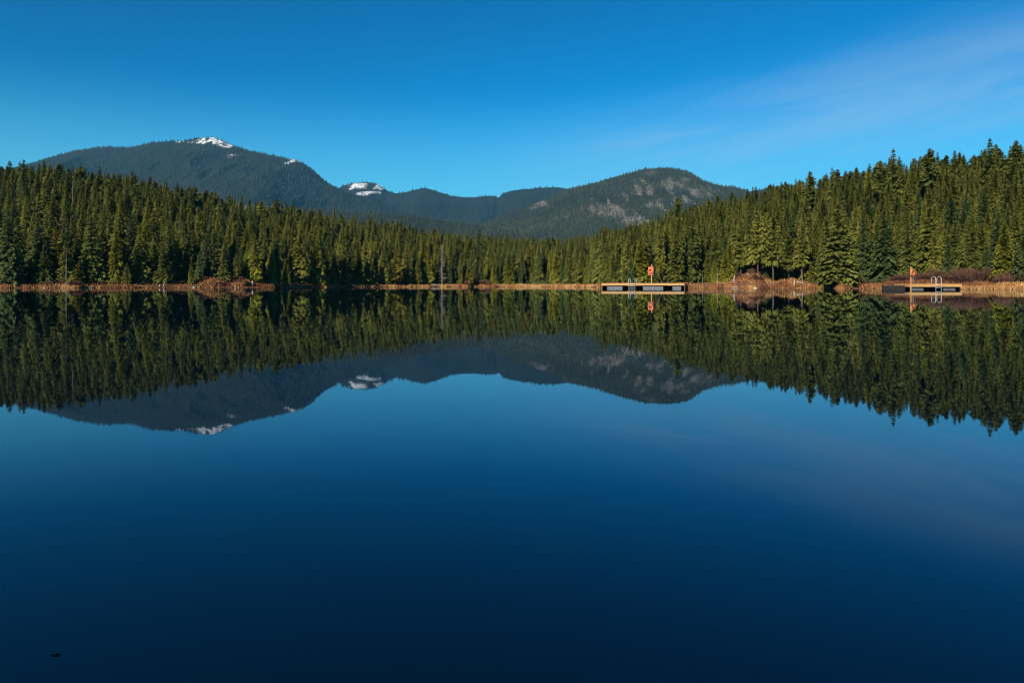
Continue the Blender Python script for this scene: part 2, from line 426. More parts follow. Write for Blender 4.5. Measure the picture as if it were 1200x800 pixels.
# ------------------------------------------------------------------ mountains
def mountain(name, label, sky_pts, Yr, Df, seed, mat, rockw=(), snoww=(), amp=.10, foot=0.0, noise_rock=0.0, x0=None, x1=None, back=900):
    sx = np.array([a for a, _ in sky_pts], float); sy = np.array([b for _, b in sky_pts], float)
    xs = np.arange(sx[0] if x0 is None else x0, (sx[-1] if x1 is None else x1) + .1, 1.4)
    ys = np.interp(xs, sx, sy) + (fbm(xs / 9, xs * 0, seed, 3) - .5) * 1.6
    X = (xs - 600) / F * Yr
    Zr = EYE + (HZ - ys) / F * Yr
    v = np.linspace(0, 1, 110) ** 1.15
    XX, VV = np.meshgrid(X, v, indexing='ij')
    YY = Yr - VV * Df + (vnoise(XX / 500, XX * 0, seed + 3) - .5) * 250 * np.minimum(1, VV * 5)
    base = Zr[:, None] * (1 - VV) ** 1.2
    sp = 1 - np.abs(2 * fbm(XX / (Yr * .075), VV * 2.2 + XX / (Yr * .4), seed + 9, 5) - 1)
    fine = fbm(XX / (Yr * .02), VV * 12, seed + 21, 4) - .5
    nz = (sp - .72) * amp * 2.2 + fine * amp * .5
    ZZ = base + nz * np.maximum(Zr.max() * .6, 1) * smooth(0, .22, VV) * (1 - VV)
    PX = 600 + F * XX / YY; PY = HZ - F * (ZZ - EYE) / YY
    rock = np.zeros_like(PX); snow = np.zeros_like(PX)
    for (cx, cy, ax, ay, k) in rockw: rock = np.maximum(rock, k * np.exp(-((PX - cx) / ax) ** 2 - ((PY - cy) / ay) ** 2))
    for (cx, cy, ax, ay, k) in snoww: snow = np.maximum(snow, k * np.exp(-((PX - cx) / ax) ** 4 - ((PY - cy) / ay) ** 4))
    nn = fbm(XX / (Yr * .006), ZZ / (Yr * .011), seed + 31, 4)
    rock = np.clip(rock + np.where(rock > .08, (nn - .5) * 1.2, 0), 0, 1)
    snow = np.clip(snow * .86 + np.where(snow > .1, (nn - .5) * 1.6, 0), 0, 1)
    # back slope
    nb = 4
    bx = np.repeat(X[:, None], nb, 1); bt = np.linspace(0, 1, nb + 1)[1:]
    by = Yr + np.repeat(bt[None, :], len(X), 0) * back
    bz = Zr[:, None] * (1 - bt[None, :] ** .8)
    P = np.stack([np.concatenate([bx[:, ::-1], XX], 1), np.concatenate([by[:, ::-1], YY], 1), np.concatenate([bz[:, ::-1], ZZ], 1)], -1)
    P[..., 2] -= 3.0
    zpad = np.zeros((len(X), nb))
    rk = np.concatenate([zpad, rock], 1); sn = np.concatenate([np.repeat(snow[:, :1], nb, 1), snow], 1)
    n0, n1 = P.shape[:2]
    a = np.arange(n0 - 1)[:, None]; b = np.arange(n1 - 1)[None, :]
    q = np.stack([a * n1 + b, a * n1 + b + 1, (a + 1) * n1 + b + 1, (a + 1) * n1 + b], -1).reshape(-1, 4)[:, ::-1]
    o = link(name, mesh_np(name, P.reshape(-1, 3), np.ascontiguousarray(q), [mat], {'rock': rk.ravel(), 'snow': sn.ravel()}, smooth_shade=True))
    tag(o, label, kind='structure')
    return dict(X=XX, Y=YY, Z=ZZ - 3.0, PX=PX, PY=PY, rock=rock, snow=snow)

def mountain_trees(name, label, G, n, hm, mat, seed, tone=None, keep_rock=.12):
    r = np.random.default_rng(seed)
    n0, n1 = G['X'].shape
    area = np.abs(np.diff(G['PY'], axis=1))[:-1]          # rows that show more get more trees
    wgt = np.clip(area, .02, 4) * ((G['PX'][:-1, :-1] > -40) & (G['PX'][:-1, :-1] < 1240))
    cdf = np.cumsum(wgt.ravel()); k = np.searchsorted(cdf, r.random(n) * cdf[-1])
    ii, jj = np.unravel_index(np.minimum(k, wgt.size - 1), wgt.shape)
    jj = np.where(r.random(n) < .012, 0, jj)               # a crest line of trees
    fu, fv = r.random(n), r.random(n)
    def bl(A): return (A[ii, jj] * (1-fu) + A[ii+1, jj] * fu) * (1-fv) + (A[ii, jj+1] * (1-fu) + A[ii+1, jj+1] * fu) * fv
    x, y, z = bl(G['X']), bl(G['Y']), bl(G['Z'])
    ok = ((bl(G['snow']) < .3) | (r.random(n) < .16)) & ((bl(G['rock']) < .38) | (r.random(n) < keep_rock))
    x, y, z = x[ok], y[ok], z[ok]; m = len(x)
    h = hm * (.55 + .8 * r.random(m)); rad = h * (.15 + .09 * r.random(m))
    a = r.random(m) * 6.28
    ks = 5
    V = np.empty((m, ks + 1, 3), np.float32)
    for q in range(ks):
        rr = rad * (.7 + .6 * r.random(m))
        V[:, q, 0] = x + rr * np.cos(a + q * 6.283 / ks); V[:, q, 1] = y + rr * np.sin(a + q * 6.283 / ks); V[:, q, 2] = z - 1.5
    V[:, ks, 0] = x; V[:, ks, 1] = y; V[:, ks, 2] = z + h
    t = np.clip(.12 + .36 * r.random(m) + .9 * (fbm(x / 260, (y + z * 1.5) / 260, seed, 4) - .2), 0, 1)
    bi = np.arange(m)[:, None] * (ks + 1)
    Fc = np.stack([bi + np.arange(ks)[None], bi + (np.arange(ks)[None] + 1) % ks, np.broadcast_to(bi + ks, (m, ks))], -1).reshape(-1, 3)
    o = link(name, mesh_np(name, V.reshape(-1, 3), Fc, [mat], {'tone': np.repeat(t, ks + 1)}))
    tag(o, label, 'forest', kind='stuff')

MM1 = mountain_mat('dark_forest_slope', (.006,.0085,.008), (.017,.021,.016), (.15,.145,.14))
MM2 = mountain_mat('rocky_forest_slope', (.008,.011,.007), (.024,.029,.017), (.155,.135,.118))
CM1 = cone_mat('far_conifers_dark', (.005,.0075,.007), (.031,.038,.026))
CM2 = cone_mat('far_conifers_green', (.006,.010,.007), (.050,.056,.027))

far_sky = [(300, 246), (350, 236), (385, 225), (398, 219), (408, 215.5), (416, 213.5), (424, 212.8), (434, 213.5), (442, 215.5), (448, 219.5), (455, 224), (465, 226), (475, 225), (485, 222),
           (495, 220), (503, 221), (515, 225), (530, 230), (540, 231), (555, 231), (568, 229), (578, 229), (584, 231.5), (590, 226), (600, 223), (612, 221.5), (625, 220.5), (640, 219), (655, 219.5), (700, 225), (800, 245), (900, 260)]
G2 = mountain('mountain', 'distant blue ridge with a snowy rounded summit in the middle', far_sky, 5800, 2300, 11, MM1,
     snoww=[(419, 217.5, 14, 3.4, .70), (443, 218.5, 6, 3.4, .6), (424, 226.5, 7, 2.2, .5), (409, 221, 6, 2, .5), (438, 225, 8, 1.6, .5)], amp=.14)
mountain_trees('mountain_forest', 'far conifer forest covering the blue ridge with the snowy middle summit', G2, 20000, 15, CM1, 41)

left_sky = [(-330, 262), (-200, 240), (-60, 214), (0, 202), (30, 194), (50, 187), (70, 181), (90, 176), (107, 173.5), (130, 172), (150, 173), (165, 169.5), (180, 167), (200, 165.5), (215, 165),
            (228, 162.5), (238, 160.8), (248, 160.5), (258, 163), (268, 167), (275, 171), (290, 176), (310, 180), (330, 184), (345, 187), (356, 191), (365, 198), (375, 206), (383, 213), (390, 217),
            (400, 222), (415, 228), (440, 238), (480, 249), (540, 262), (600, 273), (680, 290), (760, 310)]
G1 = mountain('mountain', 'big dark forested mountain with a snow cap above the left shore', left_sky, 4700, 2100, 23, MM1,
     snoww=[(247, 163.5, 21, 4.6, .85), (268, 170, 13, 3, .6), (347, 187.5, 9, 2.6, .75), (276, 181, 12, 1.8, .42), (335, 190.5, 4, 1.5, .45), (215, 166, 10, 1.6, .4)],
     rockw=[(287, 242, 12, 5, .5), (276, 181, 14, 4, .55), (215, 184, 12, 3, .25)], amp=.17)
mountain_trees('mountain_forest', 'dark conifer forest covering the big snow capped mountain', G1, 44000, 13.5, CM1, 42)

right_sky = [(480, 300), (520, 284), (540, 274), (560, 264), (580, 255), (600, 247.5), (620, 240), (640, 232.5), (655, 226), (670, 220), (690, 216), (710, 210), (730, 204), (750, 198.5), (765, 196.8),
             (780, 196.2), (795, 198), (805, 200.5), (815, 206), (822, 210.5), (832, 214), (845, 217), (860, 219), (870, 221.5), (878, 224), (890, 222), (905, 218), (930, 217), (980, 224), (1100, 250), (1250, 290)]
G3 = mountain('mountain', 'rounded forested mountain with pale rock cliffs above the far shore', right_sky, 3600, 1500, 37, MM2,
     rockw=[(715, 247, 26, 11, .80), (742, 258, 18, 8, .85), (752, 222, 20, 12, .62), (790, 214, 18, 12, .60), (700, 236, 10, 10, .5), (633, 240, 16, 7, .5), (648, 255, 14, 5, .5),
            (820, 225, 22, 10, .62), (770, 238, 14, 7, .5), (762, 203, 12, 4, .5), (610, 258, 18, 3, .36), (800, 232, 25, 12, .5)], amp=.17)
mountain_trees('mountain_forest', 'conifer forest around the pale cliffs of the rounded mountain', G3, 36000, 10, CM2, 43, keep_rock=.5)

foot_sky = [(120, 262), (220, 250), (300, 243), (350, 243), (400, 246), (440, 249), (480, 252), (520, 258), (560, 263), (600, 268), (640, 272), (690, 276), (740, 284), (800, 300)]
G4 = mountain('hill', 'low green forested foothill in front of the mountains', foot_sky, 2500, 900, 53, MM2, amp=.14, back=500)
mountain_trees('hill_forest', 'green conifer forest on the low foothill behind the lakeside trees', G4, 16000, 10, CM2, 44)

# ------------------------------------------------------------------ trees: meshes (unit height)
def crown_mesh(name, mat, seed, t0=.08, Rm=.17, pexp=.85, nwh=27, nbr=7, droop=.35, up=.45, irr=.35, dens=1.0, top=1.0, lean=0.0, flat=0.0):
    r = np.random.default_rng(seed)
    V = []; Tn = []
    lob = r.random((6, 8))
    az0 = r.random() * 6.28
    ax, ay = (r.random(2) - .5) * lean
    for i in range(nwh):
        s = ((i + r.random() * .9) / nwh) ** .92
        t = t0 + (top - t0) * s
        prof = (1 - s) ** pexp * min(1, .62 + s / .25)
        if flat: prof = max(prof, flat * (1 - s ** 5))
        nb = max(3, int(round(nbr * (1 - .45 * s))))
        gap = 1.0 if r.random() > .12 else .55
        for j in range(nb):
            az = az0 + i * 2.39996 + j * 6.2832 / nb + (r.random() - .5) * .7
            lb = lob[min(5, int(s * 6)), int((az % 6.2832) / 6.2832 * 8) % 8]
            Ln = Rm * prof * (1 - irr + 2 * irr * lb * .75 + .25 * (r.random() - .5)) * gap + .010
            if r.random() < .05: Ln *= 1.25
            e = (1 - s) * (-droop * .55) + s * up + (r.random() - .5) * .25
            e += (r.random() - .5) * .3
            D = np.array([math.cos(az) * math.cos(e), math.sin(az) * math.cos(e), math.sin(e)])
            sd_ = np.array([-math.sin(az), math.cos(az), 0])
            o0 = np.array([ax * t * t, ay * t * t, t])
            tone = np.clip(.5 + (r.random() - .5) * .8, 0, 1)
            ns = max(2, int(round(7.5 * dens * min(1, .45 + Ln / (Rm + 1e-6)))))
            for k in range(ns):
                u = (k + .55 + .35 * r.random()) / ns
                p = o0 + D * Ln * u + np.array([0, 0, -droop * Ln * u * u * .8])
                l = (Ln * .30 * (1.15 - .45 * u) + .011) * (.75 + .5 * r.random())
                for sg in (-1, 1):
                    tip = p + l * (.62 * D + .78 * sg * sd_) + np.array([0, 0, -l * (.30 + .65 * r.random())])
                    A = p - D * l * .42 + np.array([0, 0, l * .10 * r.random()])
                    B = p + D * l * .45 + np.array([0, 0, -l * .25 * r.random()])
                    V += [A, B, tip] if sg > 0 else [B, A, tip]
                    tt = np.clip(tone + (r.random() - .5) * .35 + .18 * (u - .5), 0, 1); Tn += [tt] * 3
            tip = o0 + D * Ln * 1.12 + np.array([0, 0, -droop * Ln * .95])
            q = o0 + D * Ln * .8 + np.array([0, 0, -droop * Ln * .5])
            wv = sd_ * Ln * .10
            V += [q - wv, q + wv, tip]; Tn += [min(1, tone + .1)] * 3
    # leader
    for k in range(3):
        a = az0 + k * 2.1
        c = np.array([ax * top * top, ay * top * top, top])
        o1 = np.array([math.cos(a), math.sin(a), 0]) * .011
        V += [c + o1 - [0, 0, .06], c - o1 - [0, 0, .06], c + [0, 0, .022]]; Tn += [.5] * 3
    V = np.array(V); n = len(V) // 3
    return mesh_np(name, V, np.arange(n * 3).reshape(n, 3), [mat], {'tone': np.array(Tn)})

def trunk_mesh(name, mat, seed, rad=.014, top=.97, lean=0.0, stubs=0, stub_from=.25, stub_len=.05, bend=.0, droop=.3):
    r = np.random.default_rng(seed)
    mb = MB(); n = 7
    pts = []; rd = []
    bx, by = (r.random(2) - .5) * bend
    for k in range(9):
        t = k / 8 * top
        pts.append((lean * t + bx * math.sin(t * 3), by * math.sin(t * 2.6), t - .012)); rd.append(rad * (1 - .86 * t) * (1.35 if k == 0 else 1))
    mb.tube(pts, rd, n)
    for k in range(stubs):
        t = stub_from + (top - stub_from) * (k + r.random()) / stubs
        a = r.random() * 6.28; l = stub_len * (.4 + r.random()) * (1.15 - t * .8)
        i = min(7, int(t / top * 8)); f = t / top * 8 - i
        p = Vector(pts[i]).lerp(Vector(pts[i + 1]), f)
        d = Vector((math.cos(a), math.sin(a), .1 - droop * r.random()))
        e = p + d * l
        mb.tube([p, p + d * l * .55 + Vector((0, 0, l * .05)), e], [rad * .30, rad * .2, rad * .07], 4, False)
        if l > stub_len * .7:
            mb.tube([p + d * l * .5, p + d * l * .8 + Vector((-d.y, d.x, -.1)) * l * .35], [rad * .16, rad * .05], 3, False)
    return mb.mesh(name, [mat], True)

KINDS = {}     # kind -> list of (crown mesh, trunk mesh)
def add_kind(kind, name, matk, n, trunk_kw=None, **kw):
    L_ = []
    for k in range(n):
        c = crown_mesh(name + '_crown', M[matk], 100 + 13 * k + sum(map(ord, kind)), **kw)
        t = trunk_mesh(name + '_trunk', M['bark'], 50 + k, top=kw.get('top', 1.0) * .95, **(trunk_kw or {}))
        L_.append((c, t))
    KINDS[kind] = L_
add_kind('fir', 'fir', 'fir', 4, t0=.05, Rm=.165, pexp=.74, nwh=44, nbr=8, droop=.42, irr=.40)
add_kind('blue', 'spruce', 'blue', 3, t0=.04, Rm=.170, pexp=.72, nwh=38, nbr=9, droop=.55, irr=.35)
add_kind('olive', 'hemlock', 'olive', 4, t0=.07, Rm=.150, pexp=.70, nwh=46, nbr=8, droop=.5, up=.3, irr=.45, lean=.02)
add_kind('cedar', 'cedar', 'cedar', 3, t0=.02, Rm=.165, pexp=.75, nwh=52, nbr=9, droop=.6, up=.7, irr=.25)
add_kind('gold', 'larch', 'gold', 2, t0=.06, Rm=.19, pexp=.7, nwh=24, nbr=7, droop=.3, up=.7, irr=.5)
add_kind('pine', 'pine', 'olive', 3, trunk_kw=dict(rad=.016, stubs=10, stub_from=.18, stub_len=.05), t0=.30, Rm=.150, pexp=.45, nwh=38, nbr=9, dens=1.5, droop=.3, up=.3, irr=.6, lean=.04)
add_kind('old', 'old_pine', 'fir', 3, trunk_kw=dict(rad=.015, stubs=12, stub_from=.3, stub_len=.06), t0=.38, Rm=.135, pexp=.40, nwh=32, nbr=8, dens=1.3, droop=.25, up=.15, irr=.8, lean=.05, flat=.55)
add_kind('rust', 'bare', 'rust', 1, trunk_kw=dict(stubs=30, stub_len=.14), t0=.2, Rm=.16, pexp=.6, nwh=14, nbr=4, droop=.3, irr=.6, dens=.5)
SNAG = [trunk_mesh('snag', M['barkpale'], 70 + k, rad=.011, top=1.0, stubs=(4, 12, 26)[k], stub_from=.35, stub_len=(.03, .06, .10)[k], bend=.01) for k in range(3)]
DEADFIR = trunk_mesh('dead_fir', M['barkpale'], 81, rad=.012, top=1.0, stubs=85, stub_from=.12, stub_len=.15, bend=.006, droop=.5)

NAME = dict(fir='fir_tree', blue='spruce_tree', olive='hemlock_tree', cedar='cedar_tree', gold='golden_tree', pine='pine_tree', old='pine_tree', rust='bare_tree')
def tree(kind, x, y, h, width=None, label='', group=None, var=None, cat='tree', sink=.1):
    """width: crown radius relative to the kind's own"""
    L_ = KINDS[kind]; c, t = L_[(int(rng.integers(len(L_))) if var is None else var) % len(L_)]
    e = link(NAME[kind], None, loc=(x, y, float(ground(x, y)) - sink))
    e.rotation_euler = (0, 0, rng.random() * 6.28)
    k = 1.0 if width is None else width
    e.scale = (h * k, h * k, h)
    tag(e, label, cat, group)
    link('trunk', t, e); link('crown', c, e)
    return e

fronts = []
taken = []      # (x, y, r) of the hand-placed trees
def hero(px, ytop, d, kind, label, width=1.0, var=None, ybase=None):
    """a tree the photo lets one point at: its column, the row of its top, metres behind the water's edge"""
    th = math.atan((px - 600) / F)
    Y = (float(shore_r(np.array(th))) + d) * math.cos(th)
    x = wx(px, Y); gz_ = float(ground(x, Y))
    h = max(2.0, wz(ytop, Y) - gz_ + .1)
    taken.append((x, Y, h * .13))
    if d < 15: fronts.append((px, .11 * h * width * F / Y, d))
    return tree(kind, x, Y, h, width, label, var=var)

HEROES = [
 (10, 246, 4, 'blue', 'broad dark spruce with drooping tiered boughs at the far left shore', 1.15),
 (53, 284, 4, 'fir', 'small green fir beside the black gap in the left shore trees', 1.15),
 (66, 268, 7, 'gold', 'golden yellow tree standing behind the pale thin dead trunk', 1.15),
 (91, 308, 3.5, 'gold', 'low golden bush-like tree just right of the pale thin dead trunk', 1.5),
 (107, 252, 6, 'fir', 'broad dark green fir between the golden low tree and the yellow cone', 1.1),
 (136, 268, 4.5, 'cedar', 'yellow green cone shaped tree on the left shore beside a broad fir', 1.0),
 (149, 308, 3, 'fir', 'short green young conifer at the foot of the yellow green cone', 1.3),
 (165, 262, 6, 'olive', 'olive conifer with a pale trunk showing, left of the layered bright fir', 1.1),
 (192, 284, 4, 'fir', 'bright green fir with layered boughs left of the widest black gap', 1.35),
 (224, 303, 4, 'cedar', 'slim light green sapling inside the black gap beside the brown mound', .8),
 (243, 270, 11, 'blue', 'blue green fir with tiered boughs rising behind the brown left mound', 1.15),
 (277, 298, 9, 'olive', 'small rounded olive conifer between the two brown mounds', 1.35),
 (299, 276, 5, 'cedar', 'brightest yellow green cedar right of the brown mounds', 1.15),
 (318, 284, 6, 'cedar', 'yellow green cedar touching the right side of the brightest cedar', .95),
 (334, 302, 3, 'cedar', 'slim young green conifer between two pale bare trunks', .8),
 (372, 276, 5, 'cedar', 'broad light green conifer midway along the left shore', 1.1),
 (391, 304, 3, 'gold', 'short golden tree left of the second narrow golden tree', .7),
 (436, 302, 4, 'gold', 'narrow golden column of a tree left of the large yellow one', .8),
 (464, 291, 4, 'gold', 'large golden yellow conifer on the far shore', 1.15),
 (503, 289, 9, 'cedar', 'yellow topped conifer left of the grey dead fir', .95),
 (549, 305, 4, 'gold', 'squat yellow olive tree right of the grey dead fir', 1.2),
 (579, 308, 5, 'cedar', 'pale green short tree behind the tan grass in the middle of the shore', 1.3),
 (690, 298, 12, 'cedar', 'short yellow green tree at the left end of the left dock', 1.2),
 (665, 294, 8, 'olive', 'slim olive conifer where the tan grass bank ends', .9),
 (28, 187, 92, 'fir', 'tall dark skyline conifer on the left hilltop, against the sky', .9),
 (155, 199, 105, 'fir', 'tallest narrow spire in front of the big mountain, left hill', .8),
 (169, 213, 100, 'blue', 'black slender spire just right of the tallest left hill spire', .6),
 (195, 214, 95, 'fir', 'pointed conifer rising above the layered bright fir', .9),
 (228, 220, 95, 'old', 'broad crowned tall tree above the black gap, left of a skyline dip', 1.3),
 (253, 225, 92, 'old', 'broad ragged crowned tree right of the skyline dip', 1.0),
 (268, 228, 90, 'fir', 'tall full conifer right of the broad ragged crowned tree', 1.1),
 (306, 235, 88, 'pine', 'pine with a long bare pale trunk on the left skyline', 1.1),
 (325, 233, 85, 'old', 'wide topped tree right of the bare trunked skyline pine', 1.0),
 (413, 252, 60, 'fir', 'pointed skyline conifer below the snowy middle summit', .9),
 (470, 258, 50, 'fir', 'tall spire standing above the large golden yellow conifer', .95),
 (496, 267, 50, 'fir', 'dark bushy skyline conifer between two taller spires', 1.2),
 (526, 271, 45, 'fir', 'thin skyline conifer just right of the grey dead fir', .8),
 (561, 268, 35, 'blue', 'dark tall conifer rising in the middle above the squat yellow tree', 1.2),
 (722, 261, 70, 'blue', 'thin dark spire poking above the skyline left of the lifebuoy dock', .7),
 (795, 231, 95, 'old', 'dark ragged spire standing clear against the rocky mountain', .9),
 (812, 250, 9, 'fir', 'tall fir behind the right end of the left dock', .85),
 (868, 256, 7, 'pine', 'pine with a bare trunk on the left top of the earth mound', .8),
 (888, 250, 8, 'pine', 'pine with a bare trunk on the right top of the earth mound', .8),
 (906, 252, 5, 'pine', 'tall olive pine at the right foot of the earth mound', .85),
 (850, 292, 3, 'cedar', 'low bright green tree left of the earth mound', 1.3),
 (940, 262, 6, 'pine', 'tree on a bent grey trunk right of the earth mound', .85),
 (982, 238, 2.5, 'fir', 'great shaggy conifer standing right at the water between dock and mound', 1.35),
 (1012, 252, 6, 'blue', 'dark green conifer right of the great shaggy one', .9),
 (1036, 246, 6, 'blue', 'broad dark spruce behind the gangway of the right dock', 1.25),
 (1064, 262, 8, 'fir', 'conifer directly behind the lifebuoy of the right dock', 1.0),
 (1095, 270, 7, 'olive', 'light olive conifer behind the ladder of the right dock', 1.2),
 (1112, 282, 6, 'blue', 'dark bluish fir behind the right end of the right dock', 1.2),
 (1140, 264, 8, 'olive', 'olive conifer above the purple brown shrubs', 1.2),
 (1177, 258, 7, 'cedar', 'neat olive cone shaped tree left of the grey post', 1.15),
 (1201, 262, 6, 'blue', 'dark bluish spruce at the far right shore behind the grey post', 1.2),
 (1047, 174, 66, 'fir', 'tall skyline spire above the lifebuoy of the right dock', .9),
 (1033, 188, 64, 'old', 'ragged dark crown on the skyline left of the tall right spire', 1.0),
 (975, 196, 72, 'fir', 'sharp skyline spire above the great shaggy shore conifer', .8),
 (949, 201, 74, 'old', 'flat topped pine on the skyline left of the sharp spire', 1.0),
 (1088, 174, 66, 'old', 'thin crowned pine on the right skyline between two spires', 1.1),
 (1160, 162, 66, 'fir', 'highest pointed spire on the right skyline', .95),
 (1190, 165, 66, 'old', 'wide ragged crown on the skyline right of the highest spire', 1.0),
]
for (px, yt, d, kd, lb, wd) in HEROES: hero(px, yt, d, kd, lb, wd)

def snag(px, ytop, d, mesh, label, lean=0.0, name='dead_tree', k=1.0, hmax=None):
    th = math.atan((px - 600) / F)
    Y = (float(shore_r(np.array(th))) + d) * math.cos(th)
    x = wx(px, Y); gz_ = float(ground(x, Y)); h = wz(ytop, Y) - gz_
    if d < 5: fronts.append((px, 3.2, d + 3))
    if hmax: gz_ += h - hmax; h = hmax
    o = link(name, mesh, loc=(x, Y, gz_ - .05)); o.scale = (h * k, h * k, h)
    o.rotation_euler = (0, lean, 0)
    tag(o, label, 'dead tree'); return o
snag(77.5, 288, .4, SNAG[0], 'pale thin dead trunk at the water edge on the far left', .0, k=.75)
snag(85, 212, 88, SNAG[1], 'tall grey bare snag high on the left hillside', k=.7)
snag(331, 308, 1.6, SNAG[0], 'left of two pale bare trunks on the reddish bank', -.04, k=.9)
snag(345, 308, 1.6, SNAG[1], 'right of two pale bare trunks on the reddish bank', .02, k=.9)
snag(518, 286, 1.8, DEADFIR, 'grey brown dead fir with all its bare branches on the far shore', k=.8)
snag(941.5, 315, 1.2, SNAG[0], 'bent grey trunk at the right foot of the earth mound', -.16, k=1.6)
snag(777, 311, 4.0, SNAG[0], 'thin white trunk leaning left behind the left dock', -.42, k=.8)
snag(841, 314, 2.5, SNAG[0], 'short grey trunk left of the earth mound', 0, k=1.5)
snag(823, 317, 2.5, SNAG[1], 'short forked grey trunk right of the left dock', 0, k=1.5)
hero(74, 243, 40, 'rust', 'reddish brown bare tree on the left slope above the golden one', 1.1)

# ---------------------------------------------------------------- the rest of the forest
GAPS = [(34, 9, 11), (215, 13, 14), (1190, 9, 18), (777, 6, 10), (915, 9, 10), (958, 6, 14), (1000, 4, 14), (400, 2.5, 10), (435, 2.5, 8), (1055, 5, 12), (1125, 6, 10)]   # (column, half width in px at the shore, depth m)
cand = []
cell = {}
def try_add(x, y, rad):
    cx, cy = int(x // 6), int(y // 6)
    for a in (-1, 0, 1):
        for b in (-1, 0, 1):
            for (qx, qy, qr) in cell.get((cx + a, cy + b), ()):
                if (x - qx) ** 2 + (y - qy) ** 2 < ((rad + qr) * .5) ** 2: return False
    cell.setdefault((cx, cy), []).append((x, y, rad)); return True
for (x, y, rr) in taken: cell.setdefault((int(x // 6), int(y // 6)), []).append((x, y, max(2.2, rr * 1.5)))
fr = np.random.default_rng(99)
NT = 90000
px_r = fr.uniform(-190, 1390, NT); qq = fr.random(NT)
ths_r = np.arctan((px_r - 600) / F)
rs_r = shore_r(ths_r); rc_r = rs_r * crest_k(ths_r)
d_r = 3.2 + qq ** 1.0 * (rc_r * 1.04 - rs_r)
hh = tree_h(ths_r)
order = np.argsort(d_r[:4000] * 0 + fr.random(4000))
xr = (rs_r + d_r) * np.sin(ths_r); yr = (rs_r + d_r) * np.cos(ths_r)
# open bank in front of mounds and docks
clear = np.zeros(NT, bool)
for (bp, by, bh, bw, bd) in BUMPS[:4]:
    clear |= np.exp(-((xr - wx(bp, by)) / bw) ** 2 - ((yr - by) / bd) ** 2) > .30
for (gp, gw, gd) in GAPS:
    clear |= (np.abs(px_r - gp) < gw) & (d_r < gd)
for (gp, gw, gd) in fronts: clear |= (np.abs(px_r - gp) < gw) & (d_r < gd + 1.5)
rim = np.interp(px_r, [-200, 0, 220, 300, 480, 700, 760, 900, 1000, 1060, 1200, 1400], [3.5, 3.5, 6, 4, 4, 8, 5, 4.5, 5, 7, 9, 9])
clear |= d_r < rim
dens_noise = fbm(xr / 16, yr / 16, 8, 3)
grow = fbm(xr / 11, yr / 11, 88, 2)
for k in range(NT):
    if clear[k]: continue
    h = hh[k] * (.62 + .46 * fr.random() + .35 * (grow[k] - .5))
    up_ = d_r[k] / (rc_r[k] - rs_r[k])
    if up_ > .55: h = hh[k] * (.70 + .26 * fr.random())
    front_row = d_r[k] < rim[k] + 6
    if front_row: h *= fr.choice([.6, .85, 1.1, 1.3], p=[.2, .25, .35, .2])
    spc = (1.95 + .020 * yr[k] * .35) * (h / hh[k]) ** .5 * (.85 + .5 * dens_noise[k])
    spc *= np.interp(px_r[k], [0, 350, 600], [1.16, 1.12, 1.0])
    if up_ > .72: spc *= .82
    if not try_add(xr[k], yr[k], spc): continue
    u = fr.random(); hue = dens_noise[k]
    if d_r[k] > .72 * (rc_r[k] - rs_r[k]): kd = 'old' if u < .14 else 'pine' if u < .30 else 'olive' if u < .65 else 'fir' if u < .93 else 'blue'
    else: kd = 'blue' if u < .11 else 'fir' if u < .48 else 'olive' if u < .88 else 'cedar' if u < .94 else 'pine' if u < .985 else 'cedar'
    cand.append((xr[k], yr[k], h, kd, d_r[k], px_r[k], fr.random()))
print('forest trees', len(cand))
inview = lambda c: -15 < c[5] < 1215
score = [(c[2] / c[1]) / (1 + max(0, c[4] - 3) / 7.0) if inview(c) else 0 for c in cand]
n_single = 300 - len(HEROES) - 10
pick = set(np.argsort(score)[::-1][:n_single].tolist())

ZONES = [(45, 'left of the golden yellow tree on the far left shore'), (130, 'around the pale thin dead trunk on the left shore'), (232, 'between the yellow green cone and the brown mound'),
         (330, 'behind the brown mounds on the left shore'), (400, 'right of the two pale bare trunks'), (480, 'around the large golden yellow conifer'), (560, 'around the grey dead fir'),
         (705, 'behind the tan grass in the middle of the far shore'), (800, 'behind the left dock'), (930, 'around the earth mound'), (1030, 'around the great shaggy shore conifer'),
         (1130, 'behind the right dock'), (1300, 'behind the purple brown shrubs at the right edge')]
LOOK = dict(fir='green fir', blue='dark bluish spruce', olive='olive green hemlock', cedar='yellow green cedar', gold='golden tree', pine='bare-trunked olive pine', old='ragged dark pine')
for i in sorted(pick):
    x, y, h, kd, d, px, _ = cand[i]
    zone = next(z for lim, z in ZONES if px < lim)
    lb = LOOK[kd] + ' among trees ' + zone
    tree(kd, x, y, h, .85 + .55 * rng.random(), lb, group=LOOK[kd] + ' trees ' + zone)

